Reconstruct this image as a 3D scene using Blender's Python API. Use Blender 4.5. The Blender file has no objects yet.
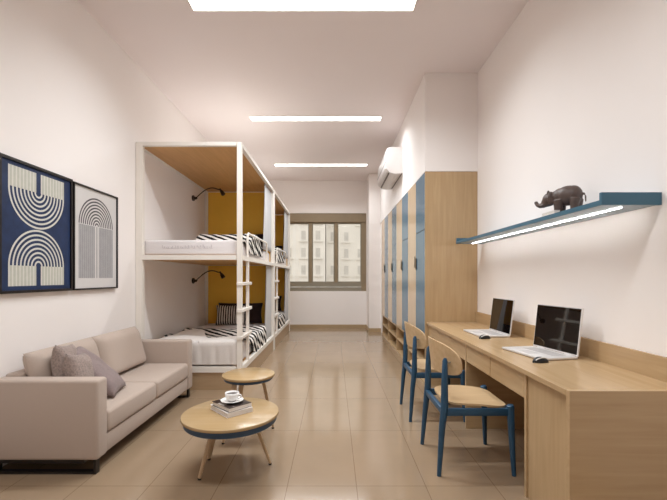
import bpy, bmesh, math, random
from mathutils import Vector, Matrix, noise
random.seed(4)
C = bpy.context.scene.collection
PI = math.pi

# ------------------------------------------------------------------ materials
def srgb(r, g, b):
    def f(c):
        c /= 255.0
        return c / 12.92 if c <= 0.04045 else ((c + 0.055) / 1.055) ** 2.4
    return (f(r), f(g), f(b), 1)

class NT:
    def __init__(s, name):
        s.m = bpy.data.materials.new(name); s.m.use_nodes = True
        s.t = s.m.node_tree; s.b = s.t.nodes['Principled BSDF']
    def n(s, typ, **kw):
        nd = s.t.nodes.new(typ)
        for k, v in kw.items():
            if k in nd.inputs.keys() if hasattr(nd.inputs, 'keys') else False: nd.inputs[k].default_value = v
            else: setattr(nd, k, v)
        return nd
    def l(s, a, b): s.t.links.new(a, b)

def ramp(N, fac, stops, interp='LINEAR'):
    r = N.n('ShaderNodeValToRGB'); r.color_ramp.interpolation = interp
    e = r.color_ramp.elements
    while len(e) < len(stops): e.new(0.5)
    for i, (p, c) in enumerate(stops): e[i].position = p; e[i].color = c
    N.l(fac, r.inputs['Fac']); return r

def plain(name, col, rough=0.5, metal=0, var=0.06, scale=8, bump=0.0, bscale=60, spec=0.5):
    N = NT(name)
    tc = N.n('ShaderNodeTexCoord')
    nz = N.n('ShaderNodeTexNoise'); nz.inputs['Scale'].default_value = scale; nz.inputs['Detail'].default_value = 4
    N.l(tc.outputs['Object'], nz.inputs['Vector'])
    a = tuple(min(1, c * (1 - var)) for c in col[:3]) + (1,); b = tuple(min(1, c * (1 + var)) for c in col[:3]) + (1,)
    r = ramp(N, nz.outputs['Fac'], [(0.3, a), (0.7, b)])
    N.l(r.outputs['Color'], N.b.inputs['Base Color'])
    N.b.inputs['Roughness'].default_value = rough; N.b.inputs['Metallic'].default_value = metal
    N.b.inputs['Specular IOR Level'].default_value = spec
    if bump:
        n2 = N.n('ShaderNodeTexNoise'); n2.inputs['Scale'].default_value = bscale; n2.inputs['Detail'].default_value = 6
        N.l(tc.outputs['Object'], n2.inputs['Vector'])
        bp = N.n('ShaderNodeBump'); bp.inputs['Strength'].default_value = bump; bp.inputs['Distance'].default_value = 0.01
        N.l(n2.outputs['Fac'], bp.inputs['Height']); N.l(bp.outputs['Normal'], N.b.inputs['Normal'])
    return N.m

def fabric(name, col, weave=260, rough=0.95, var=0.12, bump=0.35):
    N = NT(name)
    tc = N.n('ShaderNodeTexCoord')
    nz = N.n('ShaderNodeTexNoise'); nz.inputs['Scale'].default_value = weave; nz.inputs['Detail'].default_value = 2
    N.l(tc.outputs['Object'], nz.inputs['Vector'])
    a = tuple(c * (1 - var) for c in col[:3]) + (1,); b = tuple(min(1, c * (1 + var)) for c in col[:3]) + (1,)
    r = ramp(N, nz.outputs['Fac'], [(0.3, a), (0.7, b)])
    N.l(r.outputs['Color'], N.b.inputs['Base Color'])
    N.b.inputs['Roughness'].default_value = rough
    N.b.inputs['Specular IOR Level'].default_value = 0.2
    N.b.inputs['Sheen Weight'].default_value = 0.15
    bp = N.n('ShaderNodeBump'); bp.inputs['Strength'].default_value = bump; bp.inputs['Distance'].default_value = 0.002
    N.l(nz.outputs['Fac'], bp.inputs['Height']); N.l(bp.outputs['Normal'], N.b.inputs['Normal'])
    return N.m

def wood(name, c1, c2, axis='z', rough=0.35, coat=0.0):
    N = NT(name)
    tc = N.n('ShaderNodeTexCoord'); mp = N.n('ShaderNodeMapping')
    mp.inputs['Scale'].default_value = {'z': (14, 14, 0.9), 'y': (14, 0.9, 14), 'x': (0.9, 14, 14)}[axis]
    N.l(tc.outputs['Object'], mp.inputs['Vector'])
    nz = N.n('ShaderNodeTexNoise'); nz.inputs['Scale'].default_value = 2.2; nz.inputs['Detail'].default_value = 7; nz.inputs['Distortion'].default_value = 0.5
    N.l(mp.outputs['Vector'], nz.inputs['Vector'])
    r = ramp(N, nz.outputs['Fac'], [(0.30, c1), (0.70, c2)])
    N.l(r.outputs['Color'], N.b.inputs['Base Color'])
    N.b.inputs['Roughness'].default_value = rough
    N.b.inputs['Coat Weight'].default_value = coat; N.b.inputs['Coat Roughness'].default_value = 0.15
    return N.m

def stripes(name, ca, cb, freq, axis, dist=0.0, duty=0.5, nscale=3.0, breakup=0.0):
    """black / white bands running across object axis"""
    N = NT(name)
    tc = N.n('ShaderNodeTexCoord')
    w = N.n('ShaderNodeTexWave'); w.wave_type = 'BANDS'; w.bands_direction = axis
    w.inputs['Scale'].default_value = freq; w.inputs['Distortion'].default_value = dist
    w.inputs['Detail'].default_value = 1; w.inputs['Detail Scale'].default_value = nscale
    N.l(tc.outputs['Object'], w.inputs['Vector'])
    r = ramp(N, w.outputs['Fac'], [(0, ca), (duty, cb)], 'CONSTANT')
    N.l(r.outputs['Color'], N.b.inputs['Base Color'])
    N.b.inputs['Roughness'].default_value = 0.95; N.b.inputs['Specular IOR Level'].default_value = 0.15
    return N.m

def emit(name, col, strength):
    N = NT(name)
    N.b.inputs['Base Color'].default_value = (0.8, 0.8, 0.8, 1)
    N.b.inputs['Emission Color'].default_value = col
    N.b.inputs['Emission Strength'].default_value = strength
    return N.m

M = {}
M['wall'] = plain('wall_paint', srgb(246, 240, 237), 0.75, var=0.012, scale=1.2, bump=0.05, bscale=180, spec=0.25)
M['ceil'] = plain('ceiling_paint', srgb(241, 232, 231), 0.9, var=0.01, scale=1.0, spec=0.1)
M['wood'] = wood('light_oak', srgb(180, 150, 112), srgb(192, 163, 125), 'z', 0.34)
M['woody'] = wood('light_oak_long', srgb(180, 150, 112), srgb(192, 163, 125), 'y', 0.25)
M['woodx'] = wood('light_oak_cross', srgb(180, 150, 112), srgb(192, 163, 125), 'x', 0.3)
M['bedwood'] = wood('bunk_ply', srgb(196, 150, 96), srgb(210, 164, 110), 'y', 0.5)
M['cream'] = wood('door_cream_laminate', srgb(206, 180, 148), srgb(213, 188, 157), 'z', 0.22)
M['blue'] = plain('blue_laminate', srgb(84, 118, 140), 0.22, var=0.02, scale=3)
M['shelfblue'] = plain('shelf_blue_lacquer', srgb(60, 104, 126), 0.35, var=0.03)
M['shelfgrey'] = plain('shelf_underside', srgb(150, 168, 182), 0.4, var=0.03)
M['chairblue'] = plain('chair_blue_paint', srgb(38, 76, 104), 0.4, var=0.05)
M['tableblue'] = plain('table_blue_paint', srgb(46, 72, 100), 0.45, var=0.05)
M['chairwood'] = wood('chair_ply', srgb(196, 165, 125), srgb(210, 182, 144), 'x', 0.35)
M['tablewood'] = wood('table_top_oak', srgb(172, 144, 104), srgb(182, 154, 114), 'x', 0.2)
M['legwood'] = wood('table_leg_oak', srgb(190, 160, 126), srgb(204, 176, 142), 'z', 0.4)
M['white'] = plain('white_metal_paint', srgb(240, 234, 226), 0.4, var=0.01)
M['mustard'] = plain('mustard_panel', srgb(250, 200, 76), 0.7, var=0.04, scale=2)
M['mattress'] = fabric('mattress_ticking', srgb(226, 220, 220), 120, var=0.03)
M['emboss'] = fabric('mattress_stitching', srgb(205, 198, 200), 120, var=0.03)
M['linen'] = fabric('white_linen', srgb(224, 217, 212), 90, var=0.04)
M['throw'] = stripes('striped_throw', srgb(28, 24, 24), srgb(232, 226, 220), 4.3, 'DIAGONAL', 1.6, 0.52, 1.5)
M['pillowstripe'] = stripes('striped_pillow', srgb(32, 28, 28), srgb(226, 218, 210), 8.0, 'X', 0.5, 0.52)
M['darkpillow'] = fabric('dark_brown_velvet', srgb(52, 36, 34), 160)
M['curtain'] = fabric('grey_curtain', srgb(196, 195, 196), 200, var=0.04)
M['sofa'] = fabric('sofa_grey', srgb(184, 167, 155), 420, var=0.07)
M['sofaseam'] = fabric('sofa_piping', srgb(120, 108, 102), 420, var=0.07)
M['pilmauve'] = fabric('mauve_cushion', srgb(140, 124, 122), 150, var=0.15)
M['piltaupe'] = fabric('taupe_cushion', srgb(152, 136, 129), 90, var=0.22, bump=0.8)
M['black'] = plain('black_metal', srgb(34, 28, 26), 0.35, metal=0.3, var=0.05)
M['frameblack'] = plain('black_frame', srgb(26, 20, 20), 0.4, var=0.05)
M['bronze'] = plain('dark_bronze', srgb(58, 48, 42), 0.4, metal=0.5, var=0.1)
M['navy'] = plain('navy_print', srgb(26, 46, 84), 0.6, var=0.2, scale=14)
M['cream_print'] = plain('cream_print', srgb(214, 212, 204), 0.7, var=0.03, scale=30)
M['cream_dull'] = plain('cream_print_dull', srgb(192, 192, 180), 0.7, var=0.05, scale=30)
M['paper'] = plain('white_print', srgb(214, 210, 208), 0.7, var=0.02)
M['greyprint'] = plain('grey_print', srgb(160, 158, 160), 0.7, var=0.06, scale=20)
M['greyline'] = plain('dark_line_print', srgb(82, 78, 82), 0.7, var=0.04)
M['winframe'] = plain('window_bronze_frame', srgb(146, 128, 102), 0.45, var=0.03)
M['winframe2'] = plain('window_grey_frame', srgb(146, 138, 122), 0.45, var=0.03)
M['baseboard'] = plain('tan_baseboard', srgb(176, 152, 118), 0.4, var=0.04)
M['china'] = plain('white_china', srgb(244, 242, 240), 0.12, var=0.01)
M['coffee'] = plain('coffee', srgb(60, 36, 24), 0.1, var=0.05)
M['bookwhite'] = plain('book_white', srgb(226, 220, 216), 0.5, var=0.02)
M['pages'] = stripes('book_pages', srgb(206, 198, 190), srgb(236, 230, 224), 160, 'Z', 0.0, 0.4)
M['laptop'] = plain('laptop_silver', srgb(222, 218, 216), 0.32, metal=0.15, var=0.01)
M['keys'] = plain('laptop_keys', srgb(196, 190, 188), 0.5, var=0.01)
M['screen'] = plain('screen_glass', srgb(14, 10, 10), 0.03, var=0.02, spec=1.0)
M['mouseblack'] = plain('mouse_black', srgb(12, 11, 12), 0.45, var=0.05)
M['mousewhite'] = plain('mouse_white', srgb(225, 222, 220), 0.3, var=0.01)
M['elephant'] = plain('elephant_wood', srgb(86, 70, 64), 0.42, var=0.18, scale=30, bump=0.15, bscale=90)
M['ac'] = plain('aircon_plastic', srgb(226, 220, 218), 0.35, var=0.01)
M['acdark'] = plain('aircon_slot', srgb(110, 100, 98), 0.5, var=0.02)
M['plinth'] = wood('bunk_plinth_wood', srgb(172, 144, 112), srgb(184, 156, 124), 'x', 0.4)
M['rubber'] = plain('rubber_foot', srgb(30, 26, 24), 0.6)
M['facade'] = plain('facade_render', srgb(224, 221, 218), 0.9, var=0.05, scale=0.5)
M['facade2'] = plain('facade_render_grey', srgb(221, 218, 214), 0.9, var=0.05, scale=0.5)
M['facadewin'] = plain('facade_window', srgb(192, 189, 186), 0.6, var=0.1, scale=1)
M['street'] = plain('asphalt', srgb(170, 160, 146), 0.9, var=0.05)
M['lamp'] = emit('lamp_diffuser', (1.0, 0.98, 0.95, 1), 3.0)
M['striplamp'] = emit('shelf_strip_diffuser', (1.0, 0.96, 0.92, 1), 13.0)

# book cover: dark photo with a few pale blotches
N = NT('book_cover_photo'); tc = N.n('ShaderNodeTexCoord'); vo = N.n('ShaderNodeTexNoise')
vo.inputs['Scale'].default_value = 17; vo.inputs['Detail'].default_value = 1
N.l(tc.outputs['Object'], vo.inputs['Vector'])
r = ramp(N, vo.outputs['Fac'], [(0.0, srgb(30, 20, 20)), (0.60, srgb(46, 34, 32)), (0.68, srgb(190, 180, 174))])
N.l(r.outputs['Color'], N.b.inputs['Base Color']); N.b.inputs['Roughness'].default_value = 0.3
M['cover'] = N.m

# glazed floor tiles
def floor_mat():
    N = NT('floor_tiles'); tc = N.n('ShaderNodeTexCoord'); mp = N.n('ShaderNodeMapping')
    mp.inputs['Location'].default_value = (0.287 + 0.43 * 20, -2.395 + 0.863 * 20, 0)
    N.l(tc.outputs['Object'], mp.inputs['Vector'])
    br = N.n('ShaderNodeTexBrick'); br.offset = 0.0; br.squash = 1.0
    br.inputs['Scale'].default_value = 1.0; br.inputs['Mortar Size'].default_value = 0.0022
    br.inputs['Mortar Smooth'].default_value = 0.2; br.inputs['Bias'].default_value = 0
    br.inputs['Brick Width'].default_value = 0.43; br.inputs['Row Height'].default_value = 0.863
    br.inputs['Color1'].default_value = srgb(156, 133, 109); br.inputs['Color2'].default_value = srgb(153, 131, 107)
    br.inputs['Mortar'].default_value = srgb(122, 97, 74)
    N.l(mp.outputs['Vector'], br.inputs['Vector'])
    nz = N.n('ShaderNodeTexNoise'); nz.inputs['Scale'].default_value = 3; nz.inputs['Detail'].default_value = 6
    N.l(tc.outputs['Object'], nz.inputs['Vector'])
    rr = ramp(N, nz.outputs['Fac'], [(0.3, (0.95, 0.95, 0.95, 1)), (0.7, (1.03, 1.03, 1.03, 1))])
    mx = N.n('ShaderNodeMix', data_type='RGBA', blend_type='MULTIPLY'); mx.inputs[0].default_value = 1
    N.l(br.outputs['Color'], mx.inputs[6]); N.l(rr.outputs['Color'], mx.inputs[7])
    N.l(mx.outputs[2], N.b.inputs['Base Color'])
    N.b.inputs['Roughness'].default_value = 0.13; N.b.inputs['Specular IOR Level'].default_value = 0.6
    bp = N.n('ShaderNodeBump'); bp.invert = True; bp.inputs['Strength'].default_value = 0.25; bp.inputs['Distance'].default_value = 0.001
    N.l(br.outputs['Fac'], bp.inputs['Height']); N.l(bp.outputs['Normal'], N.b.inputs['Normal'])
    return N.m
M['floor'] = floor_mat()

# window glass
m = bpy.data.materials.new('window_glass'); m.use_nodes = True; t = m.node_tree; t.nodes.clear()
o_ = t.nodes.new('ShaderNodeOutputMaterial'); mi = t.nodes.new('ShaderNodeMixShader'); fr = t.nodes.new('ShaderNodeFresnel')
tr = t.nodes.new('ShaderNodeBsdfTransparent'); gl = t.nodes.new('ShaderNodeBsdfGlossy'); gl.inputs['Roughness'].default_value = 0.02
tr.inputs['Color'].default_value = (0.96, 0.95, 0.92, 1); fr.inputs['IOR'].default_value = 1.45
t.links.new(fr.outputs[0], mi.inputs[0]); t.links.new(tr.outputs[0], mi.inputs[1]); t.links.new(gl.outputs[0], mi.inputs[2]); t.links.new(mi.outputs[0], o_.inputs[0])
M['glass'] = m

# ------------------------------------------------------------------ helpers
def off(p):
    v = Vector((0, 0, 0))
    while p is not None:
        v += p.location; p = p.parent
    return v

def link(name, bm, mats, parent=None, smooth=False, origin=None):
    """one mesh object; geometry is given in world coordinates of the un-rotated thing"""
    me = bpy.data.meshes.new(name)
    if parent is not None: o0 = off(parent)
    elif origin is not None: o0 = Vector(origin)
    else:
        xs = [v.co for v in bm.verts]
        o0 = Vector(((min(v.x for v in xs) + max(v.x for v in xs)) / 2, (min(v.y for v in xs) + max(v.y for v in xs)) / 2, min(v.z for v in xs)))
    bmesh.ops.recalc_face_normals(bm, faces=bm.faces)
    bmesh.ops.translate(bm, verts=bm.verts, vec=-o0)
    if smooth:
        for f in bm.faces: f.smooth = True
    bm.to_mesh(me); bm.free()
    for mm in (mats if isinstance(mats, (list, tuple)) else [mats]): me.materials.append(mm)
    ob = bpy.data.objects.new(name, me); C.objects.link(ob)
    if parent is not None: ob.parent = parent
    else: ob.location = o0
    if smooth == 'auto':
        me.set_sharp_from_angle(angle=math.radians(40))
    return ob

def thing(name, label, cat, loc=(0, 0, 0), group=None):
    o = bpy.data.objects.new(name, None); C.objects.link(o); o.location = loc; o.empty_display_size = 0.1
    return tag(o, label, cat, group)
def tag(o, label, cat, group=None):
    o['label'] = label; o['category'] = cat
    if group: o['group'] = group
    return o
def struct(name, bm, mat, parent=None):
    o = link(name, bm, mat, parent, origin=(0, 0, 0))
    o['kind'] = 'structure'; return o
def dup(root, delta, label=None, rotz=None):
    r = root.copy(); C.objects.link(r); r.location = root.location + Vector(delta)
    if rotz is not None: r.rotation_euler = (0, 0, rotz)
    if label: r['label'] = label
    for ch in list(root.children):
        c = ch.copy(); C.objects.link(c); c.parent = r
        for g in list(ch.children):
            d = g.copy(); C.objects.link(d); d.parent = c
    return r

def NB(): return bmesh.new()
def box(bm, x0, x1, y0, y1, z0, z1, mi=0, bev=0.0, seg=2):
    vs = [bm.verts.new((x, y, z)) for x in (x0, x1) for y in (y0, y1) for z in (z0, z1)]
    idx = [(0, 1, 3, 2), (4, 6, 7, 5), (0, 4, 5, 1), (2, 3, 7, 6), (0, 2, 6, 4), (1, 5, 7, 3)]
    fs = [bm.faces.new([vs[i] for i in q]) for q in idx]
    for f in fs: f.material_index = mi
    if bev > 0:
        es = list({e for f in fs for e in f.edges})
        r = bmesh.ops.bevel(bm, geom=es, offset=bev, segments=seg, affect='EDGES', profile=0.5)
        for f in r['faces']: f.material_index = mi
    return bm
def bx(*a, **k):
    return box(NB(), *a, **k)
def tube(bm, pts, rads, n=12, mi=0, square=False, cap=True, up=None):
    pts = [Vector(p) for p in pts]
    if not isinstance(rads, (list, tuple)): rads = [rads] * len(pts)
    rings = []
    for i, p in enumerate(pts):
        d = (pts[min(i + 1, len(pts) - 1)] - pts[max(i - 1, 0)]).normalized()
        u = Vector(up) if up else (Vector((0, 0, 1)) if abs(d.z) < 0.9 else Vector((0, 1, 0)))
        a = d.cross(u).normalized(); b = a.cross(d).normalized()
        r = rads[i]; ra, rb = r if isinstance(r, tuple) else (r, r)
        ring = []
        for k in range(n):
            t = 2 * PI * k / n + (PI / 4 if n == 4 else 0)
            sc = math.sqrt(2) if n == 4 else 1
            ring.append(bm.verts.new(p + a * (math.cos(t) * ra * sc) + b * (math.sin(t) * rb * sc)))
        rings.append(ring)
    for r0, r1 in zip(rings, rings[1:]):
        for k in range(n):
            f = bm.faces.new((r0[k], r0[(k + 1) % n], r1[(k + 1) % n], r1[k])); f.material_index = mi
    if cap:
        for r in (rings[0][::-1], rings[-1]):
            f = bm.faces.new(r); f.material_index = mi
    return bm
def lathe(bm, prof, c, n=40, mi=0):
    """profile of (r, z) about the vertical through c"""
    rings = []
    for r, z in prof:
        if r < 1e-5: rings.append([bm.verts.new((c[0], c[1], c[2] + z))])
        else: rings.append([bm.verts.new((c[0] + r * math.cos(2 * PI * k / n), c[1] + r * math.sin(2 * PI * k / n), c[2] + z)) for k in range(n)])
    for a, b in zip(rings, rings[1:]):
        for k in range(n):
            q = [a[k % len(a)], a[(k + 1) % len(a)], b[(k + 1) % len(b)], b[k % len(b)]]
            q = list(dict.fromkeys(q))
            if len(q) > 2: f = bm.faces.new(q); f.material_index = mi
    return bm
def prism(bm, prof, axis, a0, a1, mi=0):
    """extrude a 2-D outline along an axis"""
    def P(u, v, w): return {'y': (u, w, v), 'x': (w, u, v), 'z': (u, v, w)}[axis]
    A = [bm.verts.new(P(u, v, a0)) for u, v in prof]; B = [bm.verts.new(P(u, v, a1)) for u, v in prof]
    n = len(prof)
    for k in range(n):
        bm.faces.new((A[k], A[(k + 1) % n], B[(k + 1) % n], B[k])).material_index = mi
    bm.faces.new(A[::-1]).material_index = mi; bm.faces.new(B).material_index = mi
    return bm
def subsurf(o, lv=1):
    m = o.modifiers.new('sub', 'SUBSURF'); m.levels = lv; m.render_levels = lv; return o
def solid(o, th, offs=0):
    m = o.modifiers.new('solid', 'SOLIDIFY'); m.thickness = th; m.offset = offs; return o
def grid(bm, nu, nv, fn, mi=0):
    V = [[bm.verts.new(fn(i / nu, j / nv)) for j in range(nv + 1)] for i in range(nu + 1)]
    for i in range(nu):
        for j in range(nv):
            bm.faces.new((V[i][j], V[i + 1][j], V[i + 1][j + 1], V[i][j + 1])).material_index = mi
    return V
def smoothstep(a, b, x):
    t = max(0, min(1, (x - a) / (b - a))); return t * t * (3 - 2 * t)
def pillow(name, w, h, t, loc, rot, mats, parent=None, seed=0, wr=0.010):
    """a stuffed cushion standing in its own X (width) / Z (height) plane, Y thickness"""
    bm = NB(); n = 22
    def f(side):
        def g(a, b):
            u, v = a * 2 - 1, b * 2 - 1
            k = 1 - 0.07 * (1 - abs(u) ** 2) * abs(v) ** 3; l = 1 - 0.07 * (1 - abs(v) ** 2) * abs(u) ** 3
            th = ((1 - u ** 4) * (1 - v ** 4)) ** 0.55 * t / 2
            nz = noise.noise(Vector((u * 2.3 + seed, v * 2.3, side * 3))) * wr * (1 - max(abs(u), abs(v)) ** 6)
            return Vector((u * w / 2 * l, side * (th + nz), v * h / 2 * k))
        return g
    grid(bm, n, n, f(1)); grid(bm, n, n, f(-1))
    bmesh.ops.remove_doubles(bm, verts=bm.verts, dist=0.0006)
    bmesh.ops.recalc_face_normals(bm, faces=bm.faces)
    for q in bm.faces: q.smooth = True
    me = bpy.data.meshes.new(name); bm.to_mesh(me); bm.free(); me.materials.append(mats)
    o = bpy.data.objects.new(name, me); C.objects.link(o); o.location = loc; o.rotation_euler = rot
    if parent: o.parent = parent
    return o

# ------------------------------------------------------------------ room
XL, XR, YB, YF, H = -2.27, 1.73, -2.6, 9.8, 3.75
XW, YW0, YW1, ZW = 1.10, 4.62, 8.80, 2.565      # wardrobe front, ends, top
struct('floor', bx(XL - .12, XR + .12, YB - .12, YF + .12, -.1, 0), M['floor'])
struct('ceiling', bx(XL - .12, XR + .12, YB - .12, YF + .22, H, H + .1), M['ceil'])
struct('wall_left', bx(XL - .12, XL, YB, YF + .12, 0, H), M['wall'])
struct('wall_right', bx(XR, XR + .12, YB, YF + .12, 0, H), M['wall'])
struct('wall_back', bx(XL, XR, YB - .12, YB, 0, H), M['wall'])
WX0, WX1, WZ0, WZ1 = -1.30, 0.835, 0.94, 2.925
bm = NB()
box(bm, XL, XR, YF, YF + .22, 0, WZ0); box(bm, XL, XR, YF, YF + .22, WZ1, H)
box(bm, XL, WX0, YF, YF + .22, WZ0, WZ1); box(bm, WX1, XR, YF, YF + .22, WZ0, WZ1)
struct('wall_far', bm, M['wall'])
struct('wall_pillar', bx(0.84, XR, 9.10, YF, 0, H), M['wall'])
struct('wall_bulkhead', bx(XW, XR, YW0, 9.10, ZW + .003, H), M['wall'])
struct('wall_return', bx(XW + .02, XR, YW1 + .003, 9.10, 0, ZW), M['wall'])
struct('baseboard_far', bx(XL, 0.84, YF - .012, YF, 0, .09), M['baseboard'])
bm = NB(); box(bm, 0.828, 0.84, 9.10, YF - .012, 0, .09); box(bm, 0.828, XW + .02, 9.088, 9.10, 0, .09)
struct('baseboard_pillar', bm, M['baseboard'])
struct('baseboard_left', bx(XL, XL + .012, YB, 2.4, 0, .09), M['baseboard'])

# window
w = bpy.data.objects.new('window_1', None); C.objects.link(w); w.location = (WX0, YF, WZ0); w['kind'] = 'structure'
bm = NB()
y0, y1 = YF + .03, YF + .12
box(bm, WX0, WX1, y0, y1, 2.68, WZ1); box(bm, WX0, WX0 + .08, y0, y1, WZ0, 2.68); box(bm, WX1 - .125, WX1, y0, y1, WZ0, 2.68)
o = struct('window_frame', bm, M['winframe'], w)
bm = NB()
for a in (-0.585, 0.065): box(bm, a - .04, a + .04, y0 + .005, y1 - .01, 1.16, 2.68, bev=.004)
struct('window_mullion', bm, M['winframe'], w)
bm = NB()
box(bm, WX0 + .08, WX1 - .125, y0 - .005, y1 - .02, WZ0, 1.04); box(bm, WX0 + .08, WX1 - .125, y0 + .01, y1 - .02, 1.05, 1.16)
struct('window_sill', bm, M['winframe2'], w)
bm = NB()
for k in range(3):
    box(bm, WX0, WX1, YF + .004 + .004 * k, YF + .01 + .004 * k, 2.70 + k * .07, 2.76 + k * .07)
struct('window_blind_box', bx(WX0 + .002, WX1 - .002, YF + .004, YF + .028, 2.70, WZ1 - .002, bev=.004), M['winframe'], w)
bm.free()
px = [(WX0 + .08, -0.625), (-0.545, 0.025), (0.105, WX1 - .125)]
for a, b in px:
    struct('window_pane', bx(a, b, YF + .072, YF + .078, 1.16, 2.68), M['glass'], w)
bm = NB()
for a, b in px:
    for q in ((a, a + .022, 1.16, 2.68), (b - .022, b, 1.16, 2.68), (a + .022, b - .022, 1.16, 1.185), (a + .022, b - .022, 2.655, 2.68)):
        box(bm, q[0], q[1], YF + .055, YF + .09, q[2], q[3])
struct('window_sash', bm, M['winframe2'], w)

# outside
struct('street', bx(-60, 60, YF + .4, 90, -9.2, -9), M['street'])
def building(x0, x1, y, z1, mat, label, cols, seed):
    t = thing('apartment_building', label, 'building', ((x0 + x1) / 2, y, -9))
    link('facade_wall', bx(x0, x1, y, y + 9, -9, z1), mat, t)
    random.seed(seed); wd = (x1 - x0) / cols
    for c in range(cols):
        for z in (-6.4, -3.7, -1.0, 1.7, 4.4, 7.1, 9.8, 12.5):
            if z + 2 > z1: continue
            cx = x0 + (c + .5) * wd
            if random.random() < .12: continue
            f = link('window', bx(cx - .42, cx + .42, y - .06, y, z - .1, z + 1.5), M['facade2'], t)
            link('pane', bx(cx - .34, cx + .34, y - .08, y - .062, z, z + 1.4), M['facadewin'], f)
            link('balcony_slab', bx(cx - .7, cx + .7, y - .35, y - .001, z - .32, z - .2), M['facade2'], t)
    return t
building(-17, -1.3, 60, 22, M['facade'], 'pale apartment block seen outside through the left and middle window panes', 7, 3)
building(-1.2, 14, 62, 22, M['facade2'], 'pale greyer apartment block seen outside through the right window pane', 7, 8)

# ------------------------------------------------------------------ ceiling lights
def ceiling_light(y, label):
    t = thing('ceiling_light', label, 'ceiling light', (-.275, y, H - .012), 'linear ceiling lights')
    bm = NB(); a, b = -.275 - 1.01, -.275 + 1.01
    box(bm, a, b, y - .082, y - .072, H - .014, H); box(bm, a, b, y + .072, y + .082, H - .014, H)
    box(bm, a, a + .01, y - .072, y + .072, H - .014, H); box(bm, b - .01, b, y - .072, y + .072, H - .014, H)
    link('frame', bm, M['white'], t)
    link('diffuser', bx(a + .01, b - .01, y - .072, y + .072, H - .010, H - .002), M['lamp'], t)
    la = bpy.data.lights.new('ceiling_light_source', 'AREA'); la.shape = 'RECTANGLE'; la.size = 2.0; la.size_y = .14
    la.energy = LAMP_W * {3.45: 1.0, 5.93: .92, 8.38: .52, 1.0: .72}[y]; la.spread = math.radians(SPREAD); la.color = (0.885, 0.94, 0.965)
    lo = bpy.data.objects.new('light_source', la); C.objects.link(lo); lo.parent = t; lo.location = (0, 0, .0005)
LAMP_W, SPREAD = 25.5, 142
for y, lb in ((3.45, 'long white linear ceiling light nearest the viewer, cut by the top of the picture'),
              (5.93, 'middle linear ceiling light, in the line of three'),
              (8.38, 'farthest and smallest-looking linear ceiling light, near the window end'),
              (1.0, 'added linear ceiling light, out of view over the near part of the room')):  # last light is added out of view, spaced like the visible row
    ceiling_light(y, lb)

# ------------------------------------------------------------------ framed prints
def ring_arc(bm, cy, cz, r0, r1, a0, a1, x, mi, n=40):
    A, B = [], []
    for k in range(n + 1):
        t = a0 + (a1 - a0) * k / n
        A.append(bm.verts.new((x, cy + r0 * math.cos(t), cz + r0 * math.sin(t)))); B.append(bm.verts.new((x, cy + r1 * math.cos(t), cz + r1 * math.sin(t))))
    for k in range(n):
        bm.faces.new((A[k], A[k + 1], B[k + 1], B[k])).material_index = mi
def rect(bm, y0, y1, z0, z1, x, mi):
    v = [bm.verts.new(p) for p in ((x, y0, z0), (x, y1, z0), (x, y1, z1), (x, y0, z1))]
    bm.faces.new(v).material_index = mi
def frame(parent, y0, y1, z0, z1, fw, fd):
    bm = NB(); x0, x1 = XL + .002, XL + fd
    box(bm, x0, x1, y0, y0 + fw, z0, z1); box(bm, x0, x1, y1 - fw, y1, z0, z1)
    box(bm, x0, x1, y0 + fw, y1 - fw, z0, z0 + fw); box(bm, x0, x1, y0 + fw, y1 - fw, z1 - fw, z1)
    link('picture_frame', bm, M['frameblack'], parent)
y0, y1, z0, z1 = 2.575, 3.303, 1.185, 2.135
t = thing('framed_print', 'framed navy blue print with two mirrored cream arch patterns on the left wall', 'picture', (XL, (y0 + y1) / 2, z0))
frame(t, y0, y1, z0, z1, .02, .035)
bm = NB(); box(bm, XL + .004, XL + .022, y0 + .02, y1 - .02, z0 + .02, z1 - .02)
cy = (y0 + y1) / 2 - .005; R = .275; per = .0335; xx = XL + .0225
for cz, s in ((1.938, -1), (1.382, 1)):
    for k in range(8):
        r1 = R - k * per; r0 = r1 - .0145
        ring_arc(bm, cy, cz, max(r0, .004), r1, 0 if s > 0 else PI, PI if s > 0 else 2 * PI, xx, 1)
    zz0, zz1 = (cz, 2.085) if s < 0 else (1.235, cz)
    for sy in (-1, 1):
        a, b = (cy - R, cy - .022) if sy < 0 else (cy + .022, cy + R)
        rect(bm, a, b, zz0, zz1, xx, 2)
        n = 8
        for k in range(n):
            q = a + (b - a) * k / n
            rect(bm, q, q + .012, zz0, zz1, xx + .0004, 1)
link('print', bm, [M['navy'], M['cream_print'], M['cream_dull']], t)
y0, y1, z0, z1 = 3.318, 3.995, 1.185, 2.125
t = thing('framed_print', 'framed white print with one thin-lined arch over grey columns on the left wall', 'picture', (XL, (y0 + y1) / 2, z0))
frame(t, y0, y1, z0, z1, .014, .035)
bm = NB(); box(bm, XL + .004, XL + .022, y0 + .014, y1 - .014, z0 + .014, z1 - .014)
cy = (y0 + y1) / 2; cz = 1.78
for k in range(9):
    r1 = .262 - k * .029
    ring_arc(bm, cy, cz, r1 - .014, r1, 0, PI, xx, 1)
rect(bm, cy - .262, cy - .03, 1.29, cz - .006, xx, 2); rect(bm, cy + .03, cy + .262, 1.29, cz - .006, xx, 2)
for k in range(8):
    rect(bm, cy - .255 + k * .029, cy - .253 + k * .029, 1.29, cz - .006, xx + .0004, 0); rect(bm, cy + .037 + k * .029, cy + .039 + k * .029, 1.29, cz - .006, xx + .0004, 0)
rect(bm, cy - .008, cy + .008, 1.29, cz - .006, xx, 2)
link('print', bm, [M['paper'], M['greyline'], M['greyprint']], t)

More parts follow.
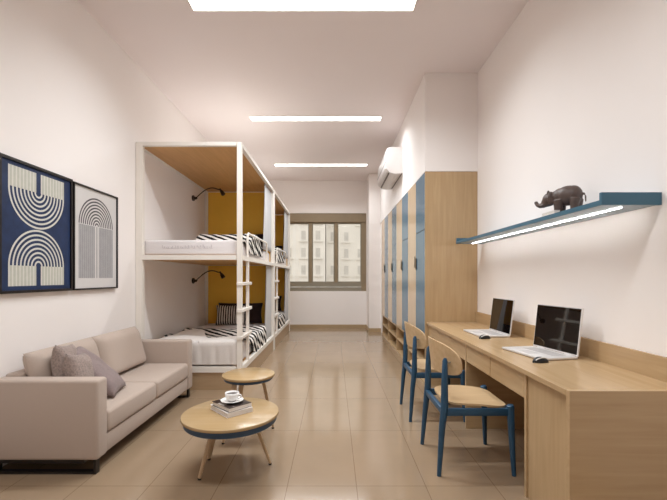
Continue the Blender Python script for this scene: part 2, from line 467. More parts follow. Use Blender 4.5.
# ------------------------------------------------------------------ bunk beds
BX0, BX1 = XL + .003, -1.053
def bunk(y0, label, group):
    L = 2.445; y1 = y0 + L
    t = thing('bunk_bed', label, 'bunk bed', ((BX0 + BX1) / 2, y0, 0), group)
    W = M['white']
    link('post', bx(BX1 - .055, BX1, y0, y0 + .055, 0, 2.85, bev=.003), W, t)
    link('post', bx(BX1 - .06, BX1, y1 - .06, y1, 0, 2.85, bev=.003), W, t)
    link('post', bx(BX0, BX0 + .075, y0, y0 + .06, 0, 2.85, bev=.003), W, t)
    link('post', bx(BX0, BX0 + .05, y1 - .06, y1, 0, 2.85, bev=.003), W, t)
    for nm, za, zb in (('base_rail', .205, .268), ('deck_rail', 1.498, 1.552), ('top_rail', 2.806, 2.85)):
        bm = NB()
        box(bm, BX0 + .075, BX1 - .06, y0, y0 + .05, za, zb); box(bm, BX1 - .05, BX1, y0 + .06, y1 - .06, za, zb)
        box(bm, BX0 + .05, BX1 - .06, y1 - .05, y1, za, zb); box(bm, BX0, BX0 + .05, y0 + .06, y1 - .06, za, zb)
        link(nm, bm, W, t)
    link('roof_panel', bx(BX0 + .05, BX1 - .05, y0 + .05, y1 - .05, 2.808, 2.83), M['bedwood'], t)
    link('added_bounce_cover', bx(BX0 + .05, BX1 - .05, y0 + .05, y1 - .05, 2.831, 2.84), W, t)  # unseen white sheet, added to keep orange bounce off the ceiling
    link('slat_deck', bx(BX0 + .05, BX1 - .05, y0 + .05, y1 - .05, 1.505, 1.545), M['bedwood'], t)
    link('base_deck', bx(BX0 + .05, BX1 - .05, y0 + .05, y1 - .05, .21, .25), M['bedwood'], t)
    bm = NB(); box(bm, BX0 + .075, BX1 - .06, y0 + .012, y0 + .03, 0, .205); box(bm, BX1 - .03, BX1 - .012, y0 + .06, y1 - .06, 0, .205)
    link('plinth', bm, M['plinth'], t)
    link('end_panel', bx(BX0 + .05, BX1 - .06, y1 - .045, y1 - .02, .268, 1.50), M['mustard'], t)
    link('end_panel', bx(BX0 + .05, BX1 - .06, y1 - .045, y1 - .02, 1.565, 2.795), M['mustard'], t)
    # ladder between the near post and its own upright
    ld = link('ladder', bx(BX1 - .035, BX1 + .0, y0 + .37, y0 + .405, .268, 1.50, bev=.003), W, t)
    for z in (.60, .91, 1.22):
        link('rung', bx(BX1 - .055, BX1 + .008, y0 - .012, y0 + .53, z - .018, z + .018, bev=.004), W, ld)
    gr = NB(); x = BX1 - .0175; r = .0145
    tube(gr, [(x, y0 + .3875, 1.553), (x, y0 + .3875, 1.80), (x, y0 + .40, 1.83), (x, y0 + .43, 1.845), (x, y0 + 1.70, 1.845), (x, y0 + 1.735, 1.83), (x, y0 + 1.75, 1.80), (x, y0 + 1.75, 1.553)], r, n=10, up=(1, 0, 0))
    link('guard_rail', gr, W, t, smooth='auto')
    return t
Y1 = 4.41; DY = 2.47
bunk(Y1, 'white framed two-tier bunk bed closest to the sofa, with mustard end panels and ladder', 'white framed bunk beds')
bunk(Y1 + DY, 'white framed two-tier bunk bed beyond the first one, beside the window', 'white framed bunk beds')

def cloth(name, fx, zt, na, nb, parent=None, mat=None, th=.012):
    bm = NB(); grid(bm, na, nb, fx)
    o = link(name, bm, mat, parent, smooth=True); solid(o, th, 1); return o
MX0, MX1 = BX0 + .055, BX1 - .075
def drape(y0f, y1f, xs, zt, dropx, dropn, ynear, seed, amp=.012, bumpf=None, ruff=.01):
    """cloth lying on a mattress: a runs from the wall to the front edge and down it, b from the near to the far boundary"""
    x0, x1 = xs; W = x1 - x0
    def f(a, b):
        A = a * (W + dropx)
        xx = x0 + min(A, W); da = max(0, A - W)
        ya, yb = y0f(xx, da), y1f(xx, da)
        total = (yb - ya) + dropn
        Bv = b * total
        db = max(0, dropn - Bv); yy = ya + max(0, Bv - dropn)
        d = max(da, db)
        z = zt - d + amp * noise.noise(Vector((xx * 3 + seed, yy * 3, seed))) * (1 if d == 0 else .2)
        if bumpf: z += bumpf(xx, yy) * (1 - min(1, d / .05))
        # round the folds
        rr = .03
        if da == 0: z -= rr * max(0, 1 - (W - A) / rr) ** 2 * .6 if dropx else 0
        if dropn and db == 0: z -= rr * max(0, 1 - (yy - ya) / rr) ** 2 * .6
        ox = (.012 + ruff * math.sin(yy * 26 + seed)) * smoothstep(0, .06, da) if da else 0
        oy = -(.006 + ruff * (math.sin(xx * 42 + seed) + .5 * math.sin(xx * 75)) * smoothstep(0, .15, db)) * smoothstep(0, .05, db) if db else 0
        return Vector((xx + ox, yy + oy, z))
    return f

def dress(dy, tagn):
    y = Y1 + dy
    first = tagn == 0
    who = 'of the near bunk bed' if first else 'of the far bunk bed'
    # upper mattress, lower mattress
    m = tag(link('mattress', bx(MX0, MX1, y + .065, y + 2.395, 1.549, 1.732, bev=.03, seg=4), M['mattress'], smooth='auto'),
            'white quilted mattress on the upper deck ' + who, 'mattress', 'bunk mattresses')
    if first:
        bm = NB(); random.seed(7)
        xq = MX0 + .22
        for k in range(13):
            for q in range(random.randint(1, 3)):
                hh = random.uniform(.012, .035)
                z = 1.635 + random.uniform(-.004, .012)
                wq = random.uniform(.008, .014)
                box(bm, xq, xq + wq, y + .0625, y + .066, z, z + hh)
                xq += random.uniform(.014, .022)
            box(bm, xq - .03, xq, y + .0625, y + .066, 1.632, 1.637)
            xq += random.uniform(.008, .02)
            if xq > MX1 - .28: break
        link('stitched_pattern', bm, M['emboss'], m)
    tag(link('mattress', bx(MX0, MX1, y + .065, y + 2.395, .254, .487, bev=.04, seg=4), M['mattress'], smooth='auto'),
        'thick white mattress on the lower deck ' + who, 'mattress', 'bunk mattresses')
    # lower throw and duvet
    T = .506
    c = cloth('striped_throw', drape(lambda x, d: y + .17 + d * 1.7 + .30 * smoothstep(-1.3, -1.1, x), lambda x, d: y + 1.55 + .15 * math.sin(x * 4) + d * .1, (MX0, MX1 + .035), T, .26, 0, y, 1 + tagn, bumpf=lambda a, b: .02 * math.sin(b * 9 + a * 3)), 0, 60, 60, None, M['throw'])
    tag(c, 'black and white striped throw spread on the lower deck ' + who, 'throw', 'striped throws on the bunks')
    def yfar(x, d):
        return y + .10 + .95 * smoothstep(-2.10, -1.98, x) - .75 * smoothstep(-1.90, -1.50, x)
    dv = cloth('duvet', drape(lambda x, d: y + .045, yfar, (MX0 + .02, MX1 + .02), .55, 0, .26, y, 5 + tagn, amp=.02, ruff=.006), 0, 70, 60, None, M['linen'], .02)
    tag(dv, 'white duvet turned over the near end of the lower mattress ' + who, 'duvet', 'white duvets')
    # pillows low
    tag(pillow('pillow', .52, .34, .14, (-1.74, y + 2.14, .655), (math.radians(-14), 0, math.radians(4)), M['pillowstripe'], seed=2),
        'striped pillow standing at the head of the lower deck ' + who, 'pillow', 'striped pillows')
    tag(pillow('pillow', .78, .36, .12, (-1.62, y + 2.29, .672), (math.radians(-8), 0, 0), M['darkpillow'], seed=5),
        'dark brown pillow against the mustard panel, lower deck ' + who, 'pillow', 'dark brown pillows')
    # upper throw and pillows
    c = cloth('striped_throw', drape(lambda x, d: y + .62 + d * 1.5 - .25 * smoothstep(-1.35, -1.15, x), lambda x, d: y + 1.5 + d * .2, (MX0 + .36, MX1 + .02), 1.752, .15, 0, y, 9 + tagn, bumpf=lambda a, b: .13 * smoothstep(y + .62, y + .95, b) * (1 - smoothstep(y + 1.2, y + 1.5, b))), 0, 60, 60, None, M['throw'])
    tag(c, 'rumpled black and white striped throw on the upper deck ' + who, 'throw', 'striped throws on the bunks')
    tag(pillow('pillow', .62, .32, .12, (-1.5, y + 2.2, 1.89), (math.radians(-14), 0, 0), M['darkpillow'], seed=8),
        'dark brown pillow at the head of the upper deck ' + who, 'pillow', 'dark brown pillows')
    # curtains
    for za, zb, nm, ya in ((1.60, 2.79, 'upper', 1.62), (.275, 1.495, 'lower', 1.78)):
        if nm == 'upper': za = 1.74
        def f(a, b, za=za, zb=zb, ya=ya):
            top = b
            yy0 = y + ya + .14 * smoothstep(0, 1, top); yy = yy0 + a * (y + 2.375 - yy0)
            return Vector((BX1 - .055 + .016 * math.sin(a * 2 * PI * 4.5 + .6 * math.sin(b * 3)), yy, za + (zb - za) * b))
        bm = NB(); grid(bm, 66, 14, f)
        c = link('curtain', bm, M['curtain'], smooth=True); solid(c, .004, 0)
        tag(c, 'pale grey gathered curtain on the %s deck %s' % (nm, who), 'curtain', 'bunk bed curtains')
dress(0, 0); dress(DY, 1)

# wall reading lamps
def reading_lamp(z, label):
    y = 6.20; x = XL + .003
    t = thing('reading_lamp', label, 'wall lamp', (x, y, z), 'gooseneck reading lamps')
    bm = NB(); tube(bm, [(x, y, z), (x + .02, y, z)], .045, n=24, up=(0, 0, 1)); link('wall_plate', bm, M['bronze'], t, smooth='auto')
    bm = NB(); tube(bm, [(x + .02, y, z), (x + .055, y, z), (x + .07, y, z + .012)], [.026, .022, .012], n=16, up=(0, 1, 0)); link('bracket', bm, M['bronze'], t, smooth='auto')
    pts = []
    for k in range(25):
        s = k / 24
        pts.append((x + .06 + .39 * s, y - .02 * s, z + .01 + .165 * math.sin(min(1, s * 1.15) * PI * .62) - .03 * s * s))
    bm = NB(); tube(bm, pts, .0085, n=10, up=(0, 1, 0)); link('gooseneck', bm, M['bronze'], t, smooth=True)
    e = Vector(pts[-1]); d = Vector((.55, -.1, -.85)).normalized()
    bm = NB(); tube(bm, [e - d * .015, e + d * .02, e + d * .035, e + d * .10], [.012, .016, .026, .034], n=18, up=(0, 1, 0)); link('lamp_head', bm, M['bronze'], t, smooth='auto')
reading_lamp(2.57, 'dark gooseneck reading lamp on the wall above the upper mattress')
reading_lamp(1.24, 'dark gooseneck reading lamp on the wall above the lower mattress')

# ------------------------------------------------------------------ sofa
SX0, SX1, SY0, SY1 = XL + .01, -1.545, 2.52, 4.23
t = thing('sofa', 'two-seat warm grey fabric sofa with square arms against the left wall', 'sofa', ((SX0 + SX1) / 2, (SY0 + SY1) / 2, 0))
S = M['sofa']
link('armrest', bx(SX0, SX1, SY0, SY0 + .12, .095, .622, bev=.022, seg=4), S, t, smooth='auto')
link('armrest', bx(SX0, SX1, SY1 - .12, SY1, .095, .622, bev=.022, seg=4), S, t, smooth='auto')
link('base_frame', bx(SX0 + .02, SX1 - .012, SY0 + .121, SY1 - .121, .10, .225, bev=.01), S, t, smooth='auto')
link('back_frame', bx(SX0, SX0 + .12, SY0 + .121, SY1 - .121, .227, .635, bev=.02, seg=3), S, t, smooth='auto')
ym = (SY0 + SY1) / 2
for a, b in ((SY0 + .122, ym - .002), (ym + .002, SY1 - .122)):
    o = link('seat_cushion', bx(SX0 + .125, SX1 + .0, a, b, .228, .385, bev=.03, seg=4), S, t, smooth='auto')
    bm = NB()
    # leaning back cushion
    n = 14
    def f(side, a=a, b=b):
        def g(u, v):
            U, V = u * 2 - 1, v * 2 - 1
            th = .075 * ((1 - U ** 8) * (1 - V ** 8)) ** .5 + .006
            yy = (a + b) / 2 + U * (b - a) / 2 * .995
            h = .19 + V * .215
            lean = .10
            return Vector((SX0 + .185 + side * th - lean * (v - .5), yy, .387 + .195 + V * .190))
        return g
    grid(bm, n, n, f(1)); grid(bm, n, n, f(-1))
    # close rim
    bmesh.ops.remove_doubles(bm, verts=bm.verts, dist=0.0002)
    es = [e for e in bm.edges if e.is_boundary]
    bmesh.ops.bridge_loops(bm, edges=es)
    o = link('back_cushion', bm, S, t, smooth=True)
bm = NB()
for yy in (SY0 + .035, SY1 - .06):
    pts = [(SX0 + .1, yy, .094), (SX0 + .1, yy, .008), (SX1 - .03, yy, .008), (SX1 - .03, yy, .094)]
    leg = NB()
    box(leg, SX0 + .03, SX1 - .02, yy - .02, yy + .02, 0, .016); box(leg, SX0 + .03, SX0 + .046, yy - .02, yy + .02, .016, .1); box(leg, SX1 - .036, SX1 - .02, yy - .02, yy + .02, .016, .1)
    link('sled_leg', leg, M['black'], t)
bm.free()
link('under_panel', bx(SX0 + .03, SX1 - .10, SY0 + .02, SY1 - .02, .07, .094), M['black'], t)

tag(pillow('throw_cushion', .32, .42, .13, (-1.945, 2.815, .60), (math.radians(-9), math.radians(8), math.radians(106)), M['piltaupe'], seed=3),
    'taupe knitted cushion standing upright nearest the wall on the sofa', 'cushion', 'small sofa cushions')
tag(pillow('throw_cushion', .28, .36, .13, (-1.83, 2.785, .572), (math.radians(-14), math.radians(9), math.radians(100)), M['piltaupe'], seed=6),
    'smaller taupe cushion leaning behind the near sofa armrest', 'cushion', 'small sofa cushions')
tag(pillow('throw_cushion', .32, .50, .125, (-1.855, 3.00, .57), (math.radians(-46), 0, math.radians(104)), M['pilmauve'], seed=9),
    'mauve grey cushion slumped on the sofa seat, beside the taupe ones', 'cushion', 'small sofa cushions')

# ------------------------------------------------------------------ coffee tables
def coffee_table(c, R, Zt, feet, label, ah):
    t = thing('coffee_table', label, 'coffee table', (c[0], c[1], 0), 'round coffee tables')
    link('tabletop', lathe(NB(), [(0, Zt - .024), (R - .012, Zt - .024), (R - .003, Zt - .020), (R, Zt - .012), (R - .003, Zt - .003), (R - .010, Zt), (0, Zt)], (c[0], c[1], 0), 72), M['tablewood'], t, smooth='auto')
    link('apron', lathe(NB(), [(0, Zt - ah), (R - .022, Zt - ah), (R - .016, Zt - ah + .006), (R - .014, Zt - .0245), (0, Zt - .0245)], (c[0], c[1], 0), 72), M['tableblue'], t, smooth='auto')
    for fx, fy in feet:
        d = Vector((fx - c[0], fy - c[1], 0)); top = Vector((c[0], c[1], 0)) + d * .55; top.z = Zt - ah + .002
        ft = Vector((fx, fy, .012)); tang = Vector((-d.y, d.x, 0)).normalized()
        lg = link('leg', tube(NB(), [ft, ft.lerp(top, .5), top], [(.015, .010), (.021, .012), (.026, .014)], n=12, up=tang.cross(Vector((0, 0, 1)))), M['legwood'], t, smooth='auto')
        link('foot_pad', tube(NB(), [(fx, fy, 0), (fx, fy, .013)], .011, n=12, up=(1, 0, 0)), M['rubber'], lg, smooth='auto')
    return t
coffee_table((-.685, 2.575), .317, .40, [(-.86, 2.47), (-.44, 2.67), (-.885, 2.74)], 'larger and lower round coffee table with oak top and blue rim, carrying books', .062)
coffee_table((-.705, 3.20), .216, .50, [(-.52, 3.31), (-.86, 3.0), (-.84, 3.36)], 'smaller round coffee table with oak top and blue rim, in front of the bunk bed', .046)

# books and cup
def book(c, w, d, z0, z1, rz, mats, label, cover=None):
    t = thing('book', label, 'book', (c[0], c[1], z0), 'books on the coffee table'); t.rotation_euler = (0, 0, rz)
    x, y = c
    link('page_block', bx(x - w / 2 + .003, x + w / 2 - .004, y - d / 2 + .004, y + d / 2 - .004, z0 + .002, z1 - .002), M['pages'], t)
    bm = NB(); box(bm, x - w / 2, x + w / 2, y - d / 2, y + d / 2, z0, z0 + .002); box(bm, x - w / 2, x - w / 2 + .003, y - d / 2, y + d / 2, z0 + .002, z1 - .002, mi=1)
    box(bm, x - w / 2, x + w / 2, y - d / 2, y + d / 2, z1 - .002, z1)
    link('cover', bm, [mats, M['bookwhite']], t)
    return t
Zc = .4005
book((-.69, 2.60), .24, .185, Zc, Zc + .030, math.radians(133), M['bookwhite'], 'white covered book at the bottom of the stack on the coffee table')
book((-.687, 2.597), .215, .17, Zc + .031, Zc + .058, math.radians(137), M['cover'], 'book with a dark photo cover on top of the white book')
cx, cyy, cz = -.685, 2.60, Zc + .0585
t = thing('cup_and_saucer', 'small white coffee cup on its saucer, resting on the dark book', 'cup', (cx, cyy, cz))
link('saucer', lathe(NB(), [(0, 0), (.035, 0), (.05, .004), (.072, .011), (.076, .015), (.07, .015), (.045, .008), (.03, .005), (0, .005)], (cx, cyy, cz), 40), M['china'], t, smooth=True)
link('cup', lathe(NB(), [(0, .006), (.024, .006), (.028, .012), (.041, .026), (.046, .042), (.047, .062), (.044, .062), (.042, .04), (.036, .026), (.02, .014), (0, .013)], (cx, cyy, cz), 40), M['china'], t, smooth=True)
link('coffee', lathe(NB(), [(0, .048), (.0425, .048), (.0425, .05), (0, .05)], (cx, cyy, cz), 40), M['coffee'], t)
pts = [(cx + .044, cyy - .01, cz + .052), (cx + .062, cyy - .014, cz + .05), (cx + .068, cyy - .016, cz + .038), (cx + .056, cyy - .013, cz + .026), (cx + .042, cyy - .01, cz + .024)]
link('handle', tube(NB(), pts, .0045, n=8, up=(0, 1, 0)), M['china'], t, smooth=True)

# ------------------------------------------------------------------ wardrobes
UW = (YW1 - YW0) / 4
def wardrobe(i, label):
    y0 = YW0 + i * UW + .001; y1 = YW0 + (i + 1) * UW - .001
    t = thing('wardrobe', label, 'wardrobe', ((XW + XR) / 2, (y0 + y1) / 2, 0), 'row of wardrobes with blue and cream doors')
    xb = XR - .003; x0 = XW + .02
    bm = NB()
    box(bm, XW, xb, y0, y0 + .02, 0, ZW); box(bm, x0, xb, y1 - .02, y1, 0, ZW)
    box(bm, x0, xb, y0 + .02, y1 - .02, ZW - .02, ZW); box(bm, XW, xb, y0 + .02, y1 - .02, .435, .46)
    box(bm, XW, xb, y0 + .02, y1 - .02, .0, .03); box(bm, XW + .002, xb, y0 + .02, y1 - .02, .225, .243)
    box(bm, xb - .01, xb, y0 + .02, y1 - .02, .03, ZW - .02)
    link('body', bm, M['wood'], t)
    link('cubby_divider', bx(XW + .002, xb - .012, y1 - .02, y1 - .0, .03, .434), M['woodx'], t) if False else None
    ym = (y0 + y1) / 2; g = .002
    def dr(ya, yb, za, zb, mat, hy, hz, hm):
        d = link('door', bx(XW - .001, XW + .018, ya, yb, za, zb, bev=.0015, seg=1), M[mat], t)
        if hz: link('handle', bx(XW - .014, XW - .0015, hy - .005, hy + .005, hz - .075, hz + .075, bev=.002), M[hm], d, smooth='auto')
    dr(y0 + .021, ym - g, .462, 1.872, 'blue', ym - .045, 1.47, 'bronze')
    dr(y0 + .021, ym - g, 1.878, ZW - .002, 'blue', 0, 0, None)
    dr(ym + g, y1 - g, .462, ZW - .002, 'cream', ym + .045, 1.50, 'winframe2')
for i, lb in enumerate(('blue and cream door wardrobe nearest the desk, showing its wide wooden end panel',
                        'blue and cream door wardrobe, second from the desk',
                        'blue and cream door wardrobe, third from the desk',
                        'blue and cream door wardrobe at the far end, next to the wall pillar')):
    wardrobe(i, lb)

# air conditioner
t = thing('air_conditioner', 'white wall air conditioner mounted above the wardrobes', 'air conditioner', (XW, 6.65, 2.96))
xa = XW - .003
prof = [(xa, 2.95), (xa - .12, 2.935), (xa - .20, 2.955), (xa - .262, 3.02), (xa - .270, 3.12), (xa - .262, 3.31), (xa - .245, 3.345), (xa - .20, 3.36), (xa, 3.36)]
link('housing', prism(NB(), prof, 'y', 6.10, 7.22), M['ac'], t)
link('air_outlet', prism(NB(), [(xa - .205, 2.948), (xa - .222, 2.964), (xa - .218, 2.97), (xa - .202, 2.955)], 'y', 6.16, 7.16), M['acdark'], t)
link('louvre', prism(NB(), [(xa - .264, 3.035), (xa - .266, 3.045), (xa - .276, 3.045), (xa - .272, 3.03), (xa - .235, 2.98), (xa - .23, 2.985)], 'y', 6.14, 7.18), M['ac'], t)
link('seam', bx(xa - .274, xa - .266, 6.101, 7.219, 3.12, 3.125), M['acdark'], t)
link('end_slot', bx(xa - .016, xa - .004, 6.11, 7.2, 2.944, 2.9505), M['acdark'], t)

# ------------------------------------------------------------------ desk
DX, DY0, DY1, DZ = 1.116, 1.82, 4.617, .76
t = thing('desk', 'long light oak wall desk with drawers and a solid near end, along the right wall', 'desk', ((DX + XR) / 2, (DY0 + DY1) / 2, 0))
xb = XR - .003
link('worktop', bx(DX, xb, DY0 + .0262, DY1, DZ - .03, DZ, bev=.0015, seg=1), M['woody'], t)
link('backsplash', bx(xb - .02, xb, DY0, DY1, DZ + .0005, .885), M['woody'], t)
link('end_panel', bx(DX, xb, DY0, DY0 + .026, 0, DZ), M['woodx'], t)
link('front_panel', bx(DX + .03, DX + .05, DY0 + .027, 2.268, 0, DZ - .031), M['wood'], t)
for y in (2.27, 3.30):
    link('support_panel', bx(DX + .02, xb, y, y + .022, 0, DZ - .031), M['woodx'], t)
link('support_panel', bx(DX + .02, xb, DY1 - .022, DY1, 0, DZ - .031), M['woodx'], t)
for a, b, n in ((2.292, 3.30, 2), (3.322, DY1 - .022, 3)):
    link('drawer_box', bx(DX + .042, xb - .06, a + .001, b - .001, .585, DZ - .032), M['wood'], t)
    wd = (b - a) / n
    for k in range(n):
        d = link('drawer', bx(DX + .022, DX + .041, a + k * wd + .004, a + (k + 1) * wd - .004, .578, DZ - .034, bev=.0015, seg=1), M['woody'], t)
link('back_panel', bx(xb - .03, xb, 2.292, 3.30, .0, .58), M['woody'], t)
link('back_panel', bx(xb - .03, xb, 3.322, DY1 - .022, .0, .58), M['woody'], t)

def laptop(c, rz, label):
    x, y = c; z = DZ + .002
    t = thing('laptop', label, 'laptop', (x, y, z), 'open laptops on the desk'); t.rotation_euler = (0, 0, rz)
    hw = .212
    b = link('base', bx(x - .262, x + .006, y - hw, y + hw, z + .001, z + .015, bev=.004, seg=2), M['laptop'], t, smooth='auto')
    kb = NB()
    for r in range(5):
        for q in range(14):
            box(kb, x - .03 - r * .021 - .018, x - .03 - r * .021, y - .15 + q * .0215, y - .15 + q * .0215 + .0185, z + .0151, z + .0162)
    link('keyboard', kb, M['keys'], b)
    link('touchpad', bx(x - .235, x - .155, y - .06, y + .06, z + .0151, z + .0155), M['keys'], b)
    # lid leans back from the hinge
    lean = math.radians(7); Hh = .318
    def P(h, d): return (x + .002 + h * math.sin(lean) + d * math.cos(lean), z + .017 + h * math.cos(lean) - d * math.sin(lean))
    pr = [P(0, 0), P(Hh, 0), P(Hh, .008), P(0, .008)]
    l = link('lid', prism(NB(), pr, 'y', y - hw, y + hw), M['laptop'], t)
    pr = [P(.010, -.0012), P(Hh - .006, -.0012), P(Hh - .006, -.0002), P(.010, -.0002)]
    link('screen', prism(NB(), pr, 'y', y - hw + .009, y + hw - .004), M['screen'], l)
    bm = NB()
    for s in (-1, 1): tube(bm, [(x + .004, y + s * .13 - .03, z + .0165), (x + .004, y + s * .13 + .03, z + .0165)], .0065, n=10)
    link('hinge', bm, M['laptop'], t, smooth='auto')
    return t
laptop((1.555, 2.722), math.radians(10), 'open silver laptop with a black screen, nearer one on the desk')
laptop((1.565, 3.645), math.radians(1.5), 'open silver laptop with a dark screen, farther one near the wardrobe')
def mouse(c, rz, label):
    x, y = c; z = DZ
    t = thing('computer_mouse', label, 'mouse', (x, y, z), 'computer mice on the desk'); t.rotation_euler = (0, 0, rz)
    def half(lo, hi, mi):
        bm = NB(); n, m = 24, 10
        def f(a, b):
            th = 2 * PI * a; ph = (lo + (hi - lo) * b)
            r = math.cos(ph * PI / 2)
            k = 1 + .12 * math.cos(th)
            return Vector((x + .058 * r * math.cos(th), y + .033 * r * math.sin(th) * k, z + .001 + .034 * math.sin(ph * PI / 2) * (1 - .18 * math.cos(th) * r)))
        grid(bm, n, m, f)
        bmesh.ops.remove_doubles(bm, verts=bm.verts, dist=.00005)
        return bm
    link('shell', half(0, 1, 0), M['mouseblack'], t, smooth=True)
    pts = []
    for k in range(11):
        s = -1 + .2 * k
        r = math.sqrt(max(0, 1 - s * s)) if abs(s) < 1 else 0
        u = .052 * s; pts.append((x + u, y - .018 * math.cos(s * 1.2), z + .004 + .032 * (1 - (s * s)) ** .5 * .86 if abs(s) < .999 else z + .004))
    link('trim_band', tube(NB(), pts, .0042, n=8, up=(0, 0, 1)), M['mousewhite'], t, smooth=True)
    link('scroll_wheel', tube(NB(), [(x + .028, y - .003, z + .026), (x + .028, y + .003, z + .026)], .006, n=14, up=(0, 0, 1)), M['keys'], t, smooth='auto')
mouse((1.31, 2.44), math.radians(20), 'black and white computer mouse in front of the nearer laptop')
mouse((1.325, 3.375), math.radians(20), 'black computer mouse in front of the farther laptop')

# ------------------------------------------------------------------ wall shelf
y0, y1 = 2.025, 4.43; sx = 1.41; zb = 1.68
t = thing('wall_shelf', 'long blue wall shelf with a light strip underneath, above the desk', 'shelf', (XR, (y0 + y1) / 2, zb))
link('shelf_board', bx(sx + .012, xb, y0 + .018, y1 - .018, zb + .004, zb + .024), M['shelfgrey'], t)
link('front_edge', bx(sx, sx + .012, y0 + .018, y1 - .018, zb, zb + .027), M['shelfblue'], t)
for a in (y0, y1 - .018):
    link('end_board', bx(sx, xb, a, a + .018, zb, zb + .066), M['shelfblue'], t)
link('light_strip', bx(1.5785, 1.5845, y0 + .09, y1 - .05, zb - .001, zb + .0035), M['striplamp'], t)

# elephant
def elephant():
    bm = NB()
    def ell(c, r, rot=(0, 0, 0), seg=24):
        res = bmesh.ops.create_uvsphere(bm, u_segments=seg, v_segments=14, radius=1)
        from mathutils import Euler
        mtx = Matrix.Translation(c) @ Euler(rot).to_matrix().to_4x4() @ Matrix.Diagonal((*r, 1))
        bmesh.ops.transform(bm, matrix=mtx, verts=res['verts'])
    # faces +X locally; z=0 feet
    ell((-.012, 0, .125), (.074, .053, .060)); ell((-.040, 0, .122), (.050, .051, .060)); ell((.03, 0, .125), (.042, .046, .052))
    for x in (-.058, .030):
        for s in (-1, 1):
            tube(bm, [(x, s * .026, .10), (x + .002, s * .028, .05), (x + .003, s * .028, .0)], [.029, .022, .023], n=14)
    ell((.092, 0, .118), (.040, .034, .042)); ell((.106, 0, .104), (.032, .026, .030))
    tube(bm, [(.05, 0, .125), (.085, 0, .12)], [.042, .036], n=14)
    pts = [(.110, 0, .098), (.130, 0, .088), (.148, 0, .086), (.162, 0, .094), (.170, 0, .108), (.170, 0, .118)]
    tube(bm, pts, [.024, .019, .015, .0125, .011, .010], n=12, up=(0, 1, 0))
    for s in (-1, 1):
        ell((.070, s * .038, .118), (.020, .009, .040), (0, 0, s * .5))
        ell((.090, s * .020, .158), (.009, .009, .014))
        tube(bm, [(.112, s * .018, .094), (.13, s * .022, .082), (.142, s * .021, .084)], [.005, .004, .0025], n=8)
    tube(bm, [(-.094, 0, .13), (-.104, 0, .11), (-.105, 0, .075)], [.007, .005, .004], n=8)
    return bm
bm = elephant()
eo = link('elephant_figurine', bm, M['elephant'], origin=(0, 0, 0), smooth=True)
eo.location = (1.562, 2.59, zb + .0245); eo.rotation_euler = (0, 0, math.radians(130)); eo.scale = (1.12,) * 3
rm = eo.modifiers.new('remesh', 'REMESH'); rm.mode = 'VOXEL'; rm.voxel_size = .0035; rm.use_smooth_shade = True
sm = eo.modifiers.new('smooth', 'SMOOTH'); sm.factor = .6; sm.iterations = 5
tag(eo, 'dark brown carved elephant figurine with raised trunk standing on the blue shelf', 'figurine')
t = thing('notepad', 'thin pale notepad lying on the front edge of the blue shelf beside the elephant', 'notepad', (1.43, 2.535, zb + .0275))
link('page_block', bx(1.4135, 1.4475, 2.462, 2.608, zb + .0295, zb + .046), M['pages'], t)
bm = NB(); box(bm, 1.412, 1.449, 2.46, 2.61, zb + .0275, zb + .0295); box(bm, 1.412, 1.449, 2.46, 2.61, zb + .046, zb + .048)
link('cover', bm, M['bookwhite'], t)

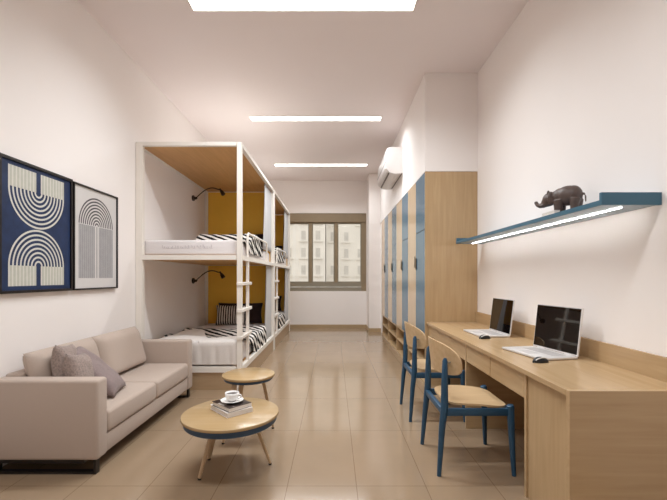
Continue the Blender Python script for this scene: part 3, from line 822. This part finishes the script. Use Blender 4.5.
# ------------------------------------------------------------------ chairs
def chair(loc, label):
    t = thing('desk_chair', label, 'chair', loc, 'blue framed desk chairs')
    X, Y = loc[0], loc[1]                    # centre of the footprint; faces +X
    B = M['chairblue']
    for s in (-1, 1):
        y = Y + s * .225
        link('rear_leg', tube(NB(), [(X - .245, y + s * .015, 0), (X - .222, y, .30), (X - .205, y, .45), (X - .203, y - s * .004, .60), (X - .200, y - s * .008, .745), (X - .197, y - s * .009, .765)],
             [.014, .021, .025, .022, .017, .009], n=14), B, t, smooth='auto')
        link('front_leg', tube(NB(), [(X + .245, y + s * .015, 0), (X + .235, y + s * .004, .25), (X + .228, y, .452), (X + .227, y, .458)], [.0135, .020, .025, .020], n=14), B, t, smooth='auto')
        link('side_rail', bx(X - .20, X + .225, y - .012, y + .012, .388, .438, bev=.006), B, t, smooth='auto')
    link('cross_rail', bx(X - .225, X - .195, Y - .22, Y + .22, .392, .432, bev=.006), B, t, smooth='auto')
    link('cross_rail', bx(X + .212, X + .236, Y - .22, Y + .22, .395, .435, bev=.006), B, t, smooth='auto')
    # seat: rounded shell, slightly dished
    bm = NB(); n = 28
    def seat(zo):
        def f(a, b):
            r = b; th = 2 * PI * a; c, s = math.cos(th), math.sin(th)
            e = 4.0; q = (abs(c) ** e + abs(s) ** e) ** (-1 / e)
            x = c * q * r * .212; y = s * q * r * (.236 if True else 0) * (1 - .10 * (1 - (x / .232)) * .5)
            z = .452 + .012 * (r ** 3) * abs(s) ** 2 - .016 * smoothstep(.7, 1, r) * max(0, c) + .01 * smoothstep(.6, 1, r) * max(0, -c)
            return Vector((X + x + .026, Y + y, z + zo))
        return f
    grid(bm, 64, n, seat(0)); grid(bm, 64, n, seat(-.012))
    bmesh.ops.remove_doubles(bm, verts=bm.verts, dist=.0002)
    es = [e for e in bm.edges if e.is_boundary]
    bmesh.ops.bridge_loops(bm, edges=es)
    link('seat', bm, M['chairwood'], t, smooth='auto')
    # backrest: curved ply wrapping forwards at its ends
    bm = NB()
    def back(xo):
        def f(a, b):
            th = 2 * PI * a; c, s = math.cos(th), math.sin(th); e = 3.2
            q = (abs(c) ** e + abs(s) ** e) ** (-1 / e) * b
            y = c * q * .266; z = s * q * .110
            yy = y / .266
            x = -.238 + .125 * yy * yy - .012 * (z / .104)
            return Vector((X + x + xo, Y + y, .758 + z - .03 * yy * yy))
        return f
    grid(bm, 64, 12, back(0)); grid(bm, 64, 12, back(.011))
    bmesh.ops.remove_doubles(bm, verts=bm.verts, dist=.0002)
    es = [e for e in bm.edges if e.is_boundary]
    bmesh.ops.bridge_loops(bm, edges=es)
    link('backrest', bm, M['chairwood'], t, smooth='auto')
    bm = NB()
    for s in (-1, 1):
        y = Y + s * .205
        tube(bm, [(X - .195, y, .735), (X - .150, y, .735)], .006, n=10, up=(0, 0, 1))
    link('screw', bm, M['winframe2'], t, smooth='auto')
    return t
ch = chair((.935, 2.757, 0), 'desk chair with blue frame and oak seat, nearer one at the desk')
dup(ch, (0, .94, 0), 'desk chair with blue frame and oak seat, farther one, closer to the wardrobes')

# ------------------------------------------------------------------ world, camera
wd = bpy.data.worlds.new('World'); bpy.context.scene.world = wd; wd.use_nodes = True
bg = wd.node_tree.nodes['Background']; bg.inputs[0].default_value = (1.0, 0.985, 0.955, 1); bg.inputs[1].default_value = 0.72
cam = bpy.data.cameras.new('camera'); co = bpy.data.objects.new('camera', cam); C.objects.link(co)
cam.sensor_width = 36; cam.sensor_fit = 'HORIZONTAL'; cam.lens = 385 / 667 * 36; cam.shift_y = 27 / 667; cam.clip_start = .05
co.location = (0, 0, 1.3); co.rotation_euler = (PI / 2, 0, 0)
sc = bpy.context.scene; sc.camera = co
sc.view_settings.view_transform = 'Standard'; sc.view_settings.look = 'None'; sc.view_settings.gamma = 1; sc.view_settings.use_curve_mapping = False
sc.view_settings.exposure = 1.15
sc.cycles.use_denoising = True
sc.cycles.max_bounces = 10; sc.cycles.diffuse_bounces = 6; sc.cycles.sample_clamp_indirect = 6
